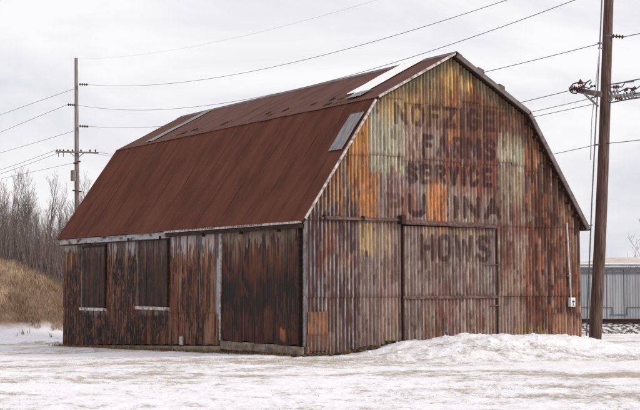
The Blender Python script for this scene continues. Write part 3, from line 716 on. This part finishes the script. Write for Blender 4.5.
# ------------------------------------------------------------------ railway and shed behind
# local frame turned to face the viewpoint: x = across the view, y = away
def shed():
    o2 = latdep(0, 80); gzz = -.95
    sh = empty('metal_shed', (o2[0], o2[1], 0), 'long grey ribbed metal shed with a tan roof beyond the railway track', 'shed', rz=YAW)
    g0 = -.72
    xs = np.arange(9, 34, 1.03)
    pm = None
    for k, x in enumerate(xs):
        if pm is None:
            n_ = 9*4; X = np.linspace(0, 1.0, n_+1); prof = .022*(np.abs(((X/ (1/6.)) % 1)-.5) < .2)
            Zs = np.array([-.03, 3.42]); P_ = np.stack([np.broadcast_to(X, (2, n_+1)), np.broadcast_to(-prof, (2, n_+1)), np.broadcast_to(Zs[:, None], (2, n_+1))], -1)
            pm = grid_mesh('wall_panel', P_, None, False); pm.materials.append(M['shed'])
        o = link('wall_panel', pm, sh); o.location = (x, 0, g0)
    b = MB(); b.box(8.8, 34, .05, 12, g0, 2.7); b.build('backing_wall', M['shed_trim'], sh)
    b = MB(); b.box(8.9, 34, -.10, .04, 2.52, 2.66); b.box(8.9, 34, -.06, .04, 2.30, 2.40); b.build('eave_fascia', M['shed_trim'], sh)
    b = MB(); b.box(8.9, 34, -.16, .04, 2.74, 2.86); b.build('eave_gutter', M['shed'], sh)
    b = MB(); b.box(8.9, 34, -.2, .3, 2.865, 2.93); b.build('eave_snow', M['white_sheet'], sh)
    # low-pitched roof with an uneven back edge
    xs2 = np.linspace(8.8, 34, 60); P_ = np.zeros((6, 60, 3))
    for j in range(6):
        t = j/5; P_[j, :, 0] = xs2; P_[j, :, 1] = -.1+t*10; P_[j, :, 2] = 2.88+t*(.25+.33*ss(16.4, 20, xs2))+.05*np.sin(xs2*1.3)*t
    link('roof', grid_mesh('roof', P_), sh, M['shed_roof'])
    # trim seam that steps down round a low hatch
    s0 = g0+.98; b = MB(); xa, xb = 17.55, 18.45
    b.box(9, xa, -.05, -.02, s0, s0+.05); b.box(xb, 34, -.05, -.02, s0, s0+.05)
    b.box(xa-.03, xa+.02, -.052, -.018, s0-.40, s0+.03); b.box(xb-.02, xb+.03, -.052, -.018, s0-.40, s0+.03); b.box(xa-.15, xb, -.055, -.017, s0-.46, s0-.40)
    b.build('trim_seam', M['shed_trim'], sh)
    for x in (26.5,):
        pass
    return sh
shed()
tr2 = latdep(0, 68)
rt = empty('railway_track', (tr2[0], tr2[1], -.55), 'railway track on snowy stone ballast in front of the grey shed', 'railway track', rz=YAW)
X = np.linspace(2, 34, 500); Yb = np.linspace(-3.2, 3.2, 50); XX, YY = np.meshgrid(X, Yb)
pr = np.interp(np.abs(YY), [0, 1.7, 3.2], [.22, .2, -.45])+.12*(fbm(XX*3, YY*3, 55, 3)-.5)
link('ballast_bed', grid_mesh('ballast_bed', np.stack([XX, YY, pr], -1), None, False), rt, M['ballast'])
tb = MB(); tb.box(-.11, .11, -1.25, 1.25, .12, .27); tm = tb.mesh('tie'); tm.materials.append(M['tie'])
for k in range(52):
    o = link('tie', tm, rt); o.location = (2.3+k*.6, 0, rnd.uniform(-.01, .01))
for yy in (-.72, .72):
    b = MB(); b.box(2, 34, yy-.035, yy+.035, .41, .45); b.box(2, 34, yy-.012, yy+.012, .30, .41); b.box(2, 34, yy-.07, yy+.07, .275, .30); b.build('rail', M['rust_steel'], rt)

# ------------------------------------------------------------------ poles
def disc_string(a, b_, r, n):
    m = MB(); r = r*.8; a = Vector(a); b_ = Vector(b_); pts = [a]; rs = [.02]
    for k in range(n):
        c = a.lerp(b_, (k+.5)/n); d = (b_-a)/n
        pts += [c-d*.34, c-d*.16, c+d*.16, c+d*.34]; rs += [r*.3, r, r*.85, r*.3]
    pts.append(b_); rs.append(.02); m.tube(pts, rs, 8); return m
# near pole, right
pb = at(594, 338, 42); pb[2] = gz(pb[0], pb[1])-.3
for it in range(3): pass
ptop_w = at(613.5, -95, 42.2)
near = empty('utility_pole', (pb[0], pb[1], 0), 'tall leaning brown wooden utility pole beside the right corner of the barn', 'utility pole')
def loc(P, o): return tuple(np.array(P, float)-np.array(o.location))
def pl_at(t): return pb+(ptop_w-pb)*t
m = MB(); pts = []; rs = []
for k in range(15):
    t = k/14; p = pl_at(t)+np.array([R2[0], R2[1], 0])*(.03*math.sin(t*5)); pts.append(loc(p, near)); rs.append(.205-.07*t)
m.tube(pts, rs, 16); m.build('pole', M['pole'], near, True)
def npx(px, py, d=42.0, o=near): return loc(at(px, py, d), o)
def tpart(name, pts, r, mat, parent, n=6, smooth=True):
    m = MB(); m.tube(pts, r, n); return m.build(name, mat, parent, smooth)
# ground wire / conduit up the left side
gp = [npx(x, y, 41.95) for x, y in ((586.5, 336), (589.5, 260), (592.0, 200), (594.5, 150), (597.3, 96), (601, 20), (604.5, -60))]
tpart('ground_wire', gp, .022, M['hardware'], near)
tpart('ground_wire', [npx(x, y, 41.85) for x, y in ((590.5, 160), (591.8, 120), (594.5, 96), (598.5, 60), (600, 48))], .016, M['conduit'], near)
# fitting at y 36: dead-end insulator to the right
m = disc_string(npx(612, 36), npx(624, 37), .085, 4); m.build('insulator', M['insulator'], near, True)
tpart('insulator_bolt', [npx(604, 36), npx(613, 36)], .03, M['hardware'], near)
tpart('pole_step', [npx(597.5, 43), npx(603, 43.5)], .03, M['hardware'], near)
tpart('pole_step', [npx(598, 48), npx(603, 48.5)], .02, M['hardware'], near)
# crossarm on the left with brace
m = MB(); m.beam(npx(577, 90.5, 41.9), npx(602, 95, 41.9), .11, .13); m.build('crossarm', M['brown_trim'], near)
m = MB(); m.beam(npx(583.5, 93, 41.8), npx(598.5, 106.5, 41.8), .07, .05); m.build('brace', M['hardware'], near)
m = MB(); m.beam(npx(583, 89, 41.8), npx(602, 92, 41.8), .03, .03); m.build('crossarm_rod', M['hardware'], near)
# cut-out switch cluster at the end of the arm
for (x0, y0, x1, y1, r) in ((569.5, 90.5, 576, 87.5, .13), (576.5, 89.5, 584.5, 86, .12), (573, 88, 579, 91.5, .09)):
    m = disc_string(npx(x0, y0, 41.8), npx(x1, y1, 41.8), r, 4); m.build('insulator', M['insulator'], near, True)
m = MB(); m.tube([npx(578, 84.2, 41.8), npx(580.5, 81.5, 41.8), npx(583, 83.5, 41.8)], [.03, .09, .03], 6); m.build('arrester', M['insulator'], near, True)
for pp in (((570, 88), (573, 84), (578, 82.5), (586, 83)), ((584, 86), (587, 82), (590.5, 80), (591.5, 82), (589, 84.5)), ((583, 86.5), (589, 88.5), (593, 86), (596, 86.5)), ((570, 91), (572, 93), (577, 93.5))):
    tpart('jumper_wire', [npx(x, y, 41.8) for x, y in pp], .022, M['wire'], near, 5)
m = disc_string(npx(590, 86.2, 41.8), npx(596, 85.8, 41.8), .05, 2); m.build('insulator', M['insulator'], near, True)
m = disc_string(npx(591, 98, 41.8), npx(597, 96, 41.8), .04, 2); m.build('insulator', M['insulator'], near, True)
# crossarm carried away to the right, with its rows of pale insulators
m = MB(); m.beam(npx(603, 97.5, 42.3), npx(640, 94, 43.5), .10, .12); m.build('crossarm', M['hardware'], near)
for i, (x0, y0, x1, y1, r) in enumerate(((607.5, 94, 619, 91, .11), (608, 101, 612, 98, .10), (615, 98, 622, 99.5, .09), (620, 97.5, 633, 94, .15), (630, 96, 636, 92.5, .13), (613, 87.5, 619, 86.5, .09), (624, 91, 628, 89, .07), (631, 90.5, 636, 87.5, .09))):
    m = disc_string(npx(x0, y0), npx(x1, y1), r, 4); m.build('insulator', M['insulator_grey'] if i in (0, 1, 3, 4) else M['insulator'], near, True)
for pp in (((607, 87.5), (614, 87), (622, 87), (625, 82.5), (634, 81.5)), ((611, 92), (620, 91.5), (627, 88), (636, 89), (640, 86)), ((608, 84.5), (618, 83.5), (640, 79)), ((609, 103), (622, 100.5), (640, 97)), ((626, 92), (630, 99), (637, 97))):
    tpart('jumper_wire', [npx(x, y) for x, y in pp], .02, M['wire'], near, 5)
tpart('pole_step', [npx(594, 145), npx(606, 143.5)], .03, M['hardware'], near)
m = MB(); m.tube([npx(592.5, 225, 41.9), npx(588.5, 226, 41.9)], .02, 5); m.build('clip', M['hardware'], near)

# far pole, left
fb = at(77.3, 284, 100); fz = gz(fb[0], fb[1])
far = empty('utility_pole', (fb[0], fb[1], 0), 'slim grey utility pole with a small transformer, standing behind the left end of the barn', 'utility pole')
ft = at(76.2, 58, 100)
m = MB(); m.tube([loc((fb[0], fb[1], fz-.5), far), loc((fb[0]*.5+ft[0]*.5, fb[1]*.5+ft[1]*.5, (fz+ft[2])/2), far), loc(ft, far)], [.2, .17, .125], 12); m.build('pole', M['pole_far'], far, True)
q = lambda x, y, d=99.8: npx(x, y, d, far)
for (x0, y0, x1, y1) in ((79, 84.3, 88, 84.6), (75, 105, 67.5, 104.6), (79, 126, 88.5, 126.6)):
    m = disc_string(q(x0, y0), q(x1, y1), .13, 4); m.build('insulator', M['insulator'], far, True)
m = MB(); m.beam(q(55.5, 151.8), q(98.5, 152.8), .10, .12); m.build('crossarm', M['pole_far'], far)
for x in (57, 60, 63.5, 68, 72.5, 81, 90, 95.5):
    m = MB(); h = 150.2; m.tube([q(x, 152), q(x, 150.4), q(x, 149.4)], [.035, .07, .03], 6); m.build('insulator', M['insulator'], far, True)
for x in (58.5, 63.3):
    m = MB(); m.tube([q(x, 152.6), q(x, 157)], .03, 5); m.build('hanger', M['hardware'], far)
for s_ in (-1, 1):
    m = MB(); m.beam(q(77+s_*7, 152.8), q(77+s_*1, 157.5), .05, .05); m.build('brace', M['hardware'], far)
m = MB(); c0 = q(73.3, 181.3, 99.6); c1 = q(73.3, 170.8, 99.6)
m.tube([c0, c1], .20, 12); m.tube([c1, tuple(np.array(c1)+np.array([0, 0, .05]))], [.22, .12], 12); m.build('transformer_can', M['pole_far'], far, False)
m = MB(); m.beam(q(73, 174, 99.6), q(77, 174, 99.8), .06, .06); m.beam(q(73, 179, 99.6), q(77, 179, 99.8), .06, .06); m.build('transformer_bracket', M['hardware'], far)
for (x, y) in ((72.5, 190.5), (81.5, 191.5), (73.5, 163), (80.5, 161.5)):
    m = MB(); m.tube([q(77, y+.3), q(x, y)], [.05, .07], 6); m.build('spool_insulator', M['insulator'], far)

# ------------------------------------------------------------------ wires
def wire(a, b_, mid=None, r=.02, label='', group='overhead wires'):
    A_ = at(*a); B_ = at(*b_); sag = .5
    if mid:
        ts = np.linspace(.01, .99, 400); Q = A_[None]+(B_-A_)[None]*ts[:, None]
        pr_ = np.array([proj(p) for p in Q]); k = int(np.argmin(abs(pr_[:, 0]-mid[0])))
        w = (Q[k]-CAM)@F3; sag = (mid[1]-pr_[k, 1])*w/FPX/(4*ts[k]*(1-ts[k]))
    n_ = 40; pts = []
    for i in range(n_+1):
        t = i/n_; p = A_+(B_-A_)*t; p = p-np.array([0, 0, sag*4*t*(1-t)]); pts.append(p)
    o0 = Vector(tuple(pts[0])); m = MB(); m.tube([Vector(tuple(p))-o0 for p in pts], r*.62, 6)
    o = m.build('overhead_wire', M['wire'], None, True); o.location = o0
    tag(o, label, 'wire', group); return o
wire((76.5, 59, 100), (608, -78, 42), (300, 22), .005, 'faintest and highest wire, from the tip of the far pole')
wire((88, 84.6, 100), (606.5, -35, 42), (380, 40), .017, 'wire from the upper right insulator of the far pole, high above the roof')
wire((77, 105, 100), (606, -12, 42), (400, 61), .018, 'wire passing just over the barn ridge, from the middle of the far pole')
wire((88.5, 126.4, 100), (600.5, 43.5, 42), (482, 73), .018, 'wire that dips behind the roof and meets the near pole above its crossarm')
wire((96, 152, 100), (570, 90.5, 41.8), (526, 101.5), .018, 'wire ending at the brown switch cluster on the near pole')
wire((92, 153, 100), (597, 97, 42), (537, 111), .015, 'upper of two close wires under the near pole crossarm')
wire((98, 154, 100), (598, 103, 42), (538, 116), .015, 'lower of two close wires under the near pole crossarm')
wire((81.5, 191.5, 100), (596, 145, 42), (562, 152.5), .015, 'low wire meeting the near pole halfway up')
wire((623.5, 37, 42), (760, 12, 34), (650, 31.5), .02, 'wire leaving the top right insulator of the near pole')
wire((606, 143.5, 42), (760, 118, 34), (640, 140), .018, 'low wire leaving the near pole to the right')
wire((633, 94, 42), (780, 70, 34), (650, 91), .02, 'wire leaving the pale insulators on the right of the near pole')
wire((606, 85.5, 42), (780, 58, 34), (640, 79), .016, 'wire just above the right hand insulators of the near pole')
wire((612, 102, 42), (780, 82, 34), (640, 98), .016, 'wire just below the right hand insulators of the near pole')
wire((75.5, 88.5, 100), (-90, 150, 150), (0, 115), .022, 'topmost wire left of the far pole')
wire((67.5, 104.6, 100), (-90, 172, 150), (0, 132.5), .022, 'wire from the left hand insulator of the far pole')
wire((75.5, 130.5, 100), (-90, 178, 150), (0, 153), .02, 'middle wire left of the far pole')
wire((56, 150, 100), (-90, 192, 150), (0, 170), .02, 'wire from the left tip of the far crossarm')
wire((63, 151, 100), (-90, 197, 150), (0, 174), .02, 'wire just under the one from the left tip of the far crossarm')
wire((73.5, 163, 100), (-90, 200, 150), (0, 179), .018, 'lowest wire left of the far pole')

# ------------------------------------------------------------------ bare trees
def tree_mesh(seed, h, spread, lean=0.0, twig=1.0):
    r_ = random.Random(seed); tk = MB(); cw = MB()
    def branch(p, d, ln, rad, lvl):
        pts = [p]; rs = [rad]; n_ = 4 if lvl < 2 else 3
        for i in range(n_):
            d = (d+Vector((r_.uniform(-1, 1), r_.uniform(-1, 1), r_.uniform(-.4, .7)))*(.10 if lvl == 0 else .2)).normalized()
            p = p+d*ln/n_; pts.append(p); rs.append(rad*(1-.8*(i+1)/n_)+.004)
        (cw if lvl else tk).tube(pts, rs, 5 if lvl == 0 else 3, False)
        if lvl < 3:
            kk = {0: int(13*twig), 1: 5, 2: 3}[lvl]
            for i in range(kk):
                t = r_.uniform(.22 if lvl == 0 else .2, 1)
                i0 = min(int(t*n_), n_-1); f = t*n_-i0; q_ = pts[i0].lerp(pts[i0+1], f)
                a = r_.uniform(0, 2*math.pi); el = r_.uniform(.35, 1.15)
                side = Vector((math.cos(a), math.sin(a), 0)); dd = (d*math.cos(.8)+side*math.sin(.75)*spread+Vector((0, 0, .55))).normalized()
                branch(q_, dd, ln*(r_.uniform(.22, .42) if lvl == 0 else r_.uniform(.35, .6))*(1.15-t*.5), max(.005, rad*(1-.75*t)*.45), lvl+1)
    branch(Vector((0, 0, -.3)), Vector((lean, 0, 1)).normalized(), h, .035+h*.0065, 0)
    a = tk.mesh('trunk', True); a.materials.append(M['bark']); b = cw.mesh('crown'); b.materials.append(M['twig'])
    return a, b
TM = [tree_mesh(s, h, sp, ln, tw) for s, h, sp, ln, tw in ((1, 8.0, .7, .03, 1.1), (2, 7.0, .8, -.04, 1.2), (3, 9.0, .6, .02, 1.1), (4, 6.0, .9, .06, 1.3), (5, 7.6, .7, -.02, 1.0), (6, 5.0, 1.0, .0, 1.5))]
rt_ = random.Random(12)
def plant(x, y, z, k, s, rz, label, group=None):
    e_ = empty('bare_tree', (x, y, z), label, 'tree', group, rz); e_.scale = (s, s, s)
    link('trunk', TM[k][0], e_); link('crown', TM[k][1], e_); return e_
for i in range(125):
    lat_ = rt_.uniform(-26, -9.5); dep_ = rt_.uniform(66, 92)
    if not -22 < 320+FPX*lat_/dep_ < 102: continue
    # thin out behind the far pole, thicker at the left
    if rt_.random() < ss(-17.5, -14, lat_)*.15: continue
    p = latdep(lat_, dep_); k = rt_.randrange(6)
    s_ = rt_.uniform(.62, .98)*(.66 if lat_ < -19 else .62)*dep_/80
    plant(p[0], p[1], gz(p[0], p[1]), k, s_, rt_.uniform(0, 6.28), 'bare slender leafless tree in the thicket behind the grassy bank', 'bare trees behind the grassy bank')
p = latdep(26.5*1.0, 112); plant(p[0], p[1], -.8, 3, 1.15, 1.0, 'leafless tree showing over the roof of the grey shed')
# brush at the foot of the thicket
def brush():
    V = []; Fc = []; r_ = np.random.default_rng(4); n = 15000
    lat_ = r_.uniform(-28, -9, n); dep_ = r_.uniform(64, 88, n); p = CAM[:2][None]+R2[None]*lat_[:, None]+F2[None]*dep_[:, None]
    z = ground(p[:, 0], p[:, 1], False); h = r_.uniform(.8, 3.0, n)*(1.0+.3*vn(lat_, dep_, 3)); a = r_.uniform(0, 6.28, n); w = r_.uniform(.008, .02, n)
    dx = np.cos(a)*w; dy = np.sin(a)*w; lx = r_.normal(0, .16, n)*h; ly = r_.normal(0, .16, n)*h
    V = np.stack([np.stack([p[:, 0]-dx, p[:, 1]-dy, z], -1), np.stack([p[:, 0]+dx, p[:, 1]+dy, z], -1), np.stack([p[:, 0]+lx, p[:, 1]+ly, z+h], -1)], 1).reshape(-1, 3)
    o = link('brush', raw_mesh('brush', V, np.arange(n*3).reshape(-1, 3)), None, M['twig'])
    tag(o, 'tangle of bare brush stems between the tree trunks', 'brush', kind='stuff')
brush()

# ------------------------------------------------------------------ dry grass
def blades(name, x, y, h, w, cols, label, cat, seed=0, lean=.35, mat=None, zoff=-.01):
    r_ = np.random.default_rng(seed); n = len(x)
    z = ground(x, y)+zoff; a = r_.uniform(0, 2*np.pi, n); dx = np.cos(a)*w/2; dy = np.sin(a)*w/2
    lx = r_.normal(0, lean, n)*h; ly = r_.normal(0, lean, n)*h
    P0 = np.stack([x-dx, y-dy, z], -1); P1 = np.stack([x+dx, y+dy, z], -1)
    P2 = np.stack([x+dx*.7+lx*.45, y+dy*.7+ly*.45, z+h*.6], -1); P3 = np.stack([x-dx*.7+lx*.45, y-dy*.7+ly*.45, z+h*.6], -1)
    P4 = np.stack([x+lx, y+ly, z+h*.95], -1)
    V = np.stack([P0, P1, P2, P3, P4], 1).reshape(-1, 3); b = np.arange(n)[:, None]*5
    T = np.concatenate([b+[0, 1, 2], b+[0, 2, 3], b+[3, 2, 4]], 0)
    C_ = np.repeat(cols, 5, 0)
    o = link(name, raw_mesh(name, V, T, C_), None, mat or M['grass'])
    return tag(o, label, cat, kind='stuff')
M['grass'] = painted('dry_grass', 1.0, .9, fine=3, bump=0, stretch=(1, 1, 1), amt=(.8, 1.2))
rg = np.random.default_rng(9)
n = 70000
lat_ = rg.uniform(-24, -8.3, n); dep_ = rg.uniform(52.5, 66, n)
p = CAM[:2][None]+R2[None]*lat_[:, None]+F2[None]*dep_[:, None]
hh = hill(lat_, dep_); foot = fbm(lat_*1.3, dep_*.8, 66, 3)
keep = hh > .12+.75*ss(.42, .62, foot)
x, y = p[keep, 0], p[keep, 1]; nn = len(x)
t = fbm(lat_[keep]*.5, dep_[keep]*.5, 67, 4)[:, None]; rr_ = rg.uniform(.75, 1.2, nn)[:, None]
cols_ = (lin((150, 126, 104))*(1-ss(.45, .65, t))+lin((192, 168, 142))*ss(.45, .65, t))*rr_
dk = ss(.52, .7, fbm(lat_[keep]*.9, dep_[keep]*.9, 68, 3))[:, None]*(rg.random(nn)[:, None] < .6); cols_ = cols_*(1-dk)+lin((112, 84, 66))*dk
blades('bank_grass', x, y, rg.uniform(.10, .36, nn)*(.6+.8*t[:, 0]), rg.uniform(.010, .024, nn), cols_, 'tall dry tan grass covering the bank at the left', 'grass', 1)
# field stubble poking through the snow
n = 150000
d_ = 15+30*rg.random(n)**.8; l_ = (rg.random(n)*2-1)*(d_*.275)
x = CAM[0]+R2[0]*l_+F2[0]*d_; y = CAM[1]+R2[1]*l_+F2[1]*d_
patchn = .5*fbm(x*2.2, y*2.2, 81, 4)+.5*fbm(l_*.16, d_*.55, 41, 4)
keep = (patchn > .55+.14*rg.random(n)) & (mound(x, y) < .12) & ~((x > -.15) & (x < 9.6) & (y > -.05) & (y < 16.3))
x, y = x[keep], y[keep]; nn = len(x); c0 = rg.random(nn)[:, None]
cols_ = lin((150, 128, 100))*(1-c0)+lin((205, 184, 152))*c0
blades('stubble', x, y, rg.uniform(.012, .045, nn), rg.uniform(.004, .010, nn), cols_, 'short tan grass stubble poking through the thin snow', 'grass', 2, .6)
# dark weeds and litter along the footing
n = 5200
s_ = rg.random(n); onleft = rg.random(n) < .62
x = np.where(onleft, -.10-np.abs(rg.normal(0, .22, n)), rg.random(n)*9.8-.1); y = np.where(onleft, rg.random(n)*16.2, -.12-np.abs(rg.normal(0, .16, n)))
keep = mound(x, y) < .2; x, y = x[keep], y[keep]; nn = len(x); c0 = rg.random(nn)[:, None]
cols_ = lin((70, 52, 40))*(1-c0)+lin((158, 128, 92))*c0
blades('footing_weeds', x, y, rg.uniform(.03, .13, nn), rg.uniform(.008, .02, nn), cols_, 'dead weeds along the foot of the barn walls', 'weeds', 3, .6)
# lumps of brown earth and rubble under the near corner
m = MB(); r_ = random.Random(5)
for k in range(60):
    x = r_.uniform(-.5, 2.6); y = -.12-abs(r_.gauss(0, .22)); s = r_.uniform(.03, .10); z = gz(x, y)
    m.hexa([(x+sx*s*r_.uniform(.7, 1.1), y+sy*s*r_.uniform(.6, 1), z+sz*s*r_.uniform(.5, .9)) for sz in (-1, 1) for sx, sy in ((-1,-1),(1,-1),(1,1),(-1,1))])
o = m.build('rubble', M['soil']); tag(o, 'dark clods of earth and rubble at the near corner of the barn', 'rubble', kind='stuff')
# frozen snow clumps at the foot of the bank
m = MB()
for k in range(2200):
    l = r_.uniform(-20, -8.5); d = r_.gauss(54.0, 1.5)
    if vn(np.array([l*.9]), np.array([d*.6]), 5)[0] < .42: continue
    p = latdep(l, d); s = r_.uniform(.03, .12); z = gz(p[0], p[1]); x, y = p
    if hill(l, d) > .12: continue
    m.hexa([(x+sx*s*r_.uniform(.5, 1.1), y+sy*s*r_.uniform(.5, 1), z+sz*s*r_.uniform(.3, .7)) for sz in (-1, 1) for sx, sy in ((-1,-1),(1,-1),(1,1),(-1,1))])
for k in range(420):
    x = 5.2+r_.gauss(0, 2.6); y = -2.4+r_.gauss(0, 1.5)
    if y > -.15 or mound(np.array([x]), np.array([y]))[0] < .05: continue
    s = abs(r_.gauss(0, .016))+.010; z = gz(x, y)
    m.hexa([(x+sx*s*r_.uniform(.5, 1.1), y+sy*s*r_.uniform(.5, 1), z+sz*s*r_.uniform(.3, .8)) for sz in (-1, 1) for sx, sy in ((-1,-1),(1,-1),(1,1),(-1,1))])
M['snow'] = noisy('snow', (226, 222, 226), (244, 242, 244), 9, .9, bump=.3, dist=.03)
o = m.build('snow_clumps', M['snow']); tag(o, 'broken clumps of snow on the bank by the door and at the foot of the grassy bank', 'snow', kind='stuff')
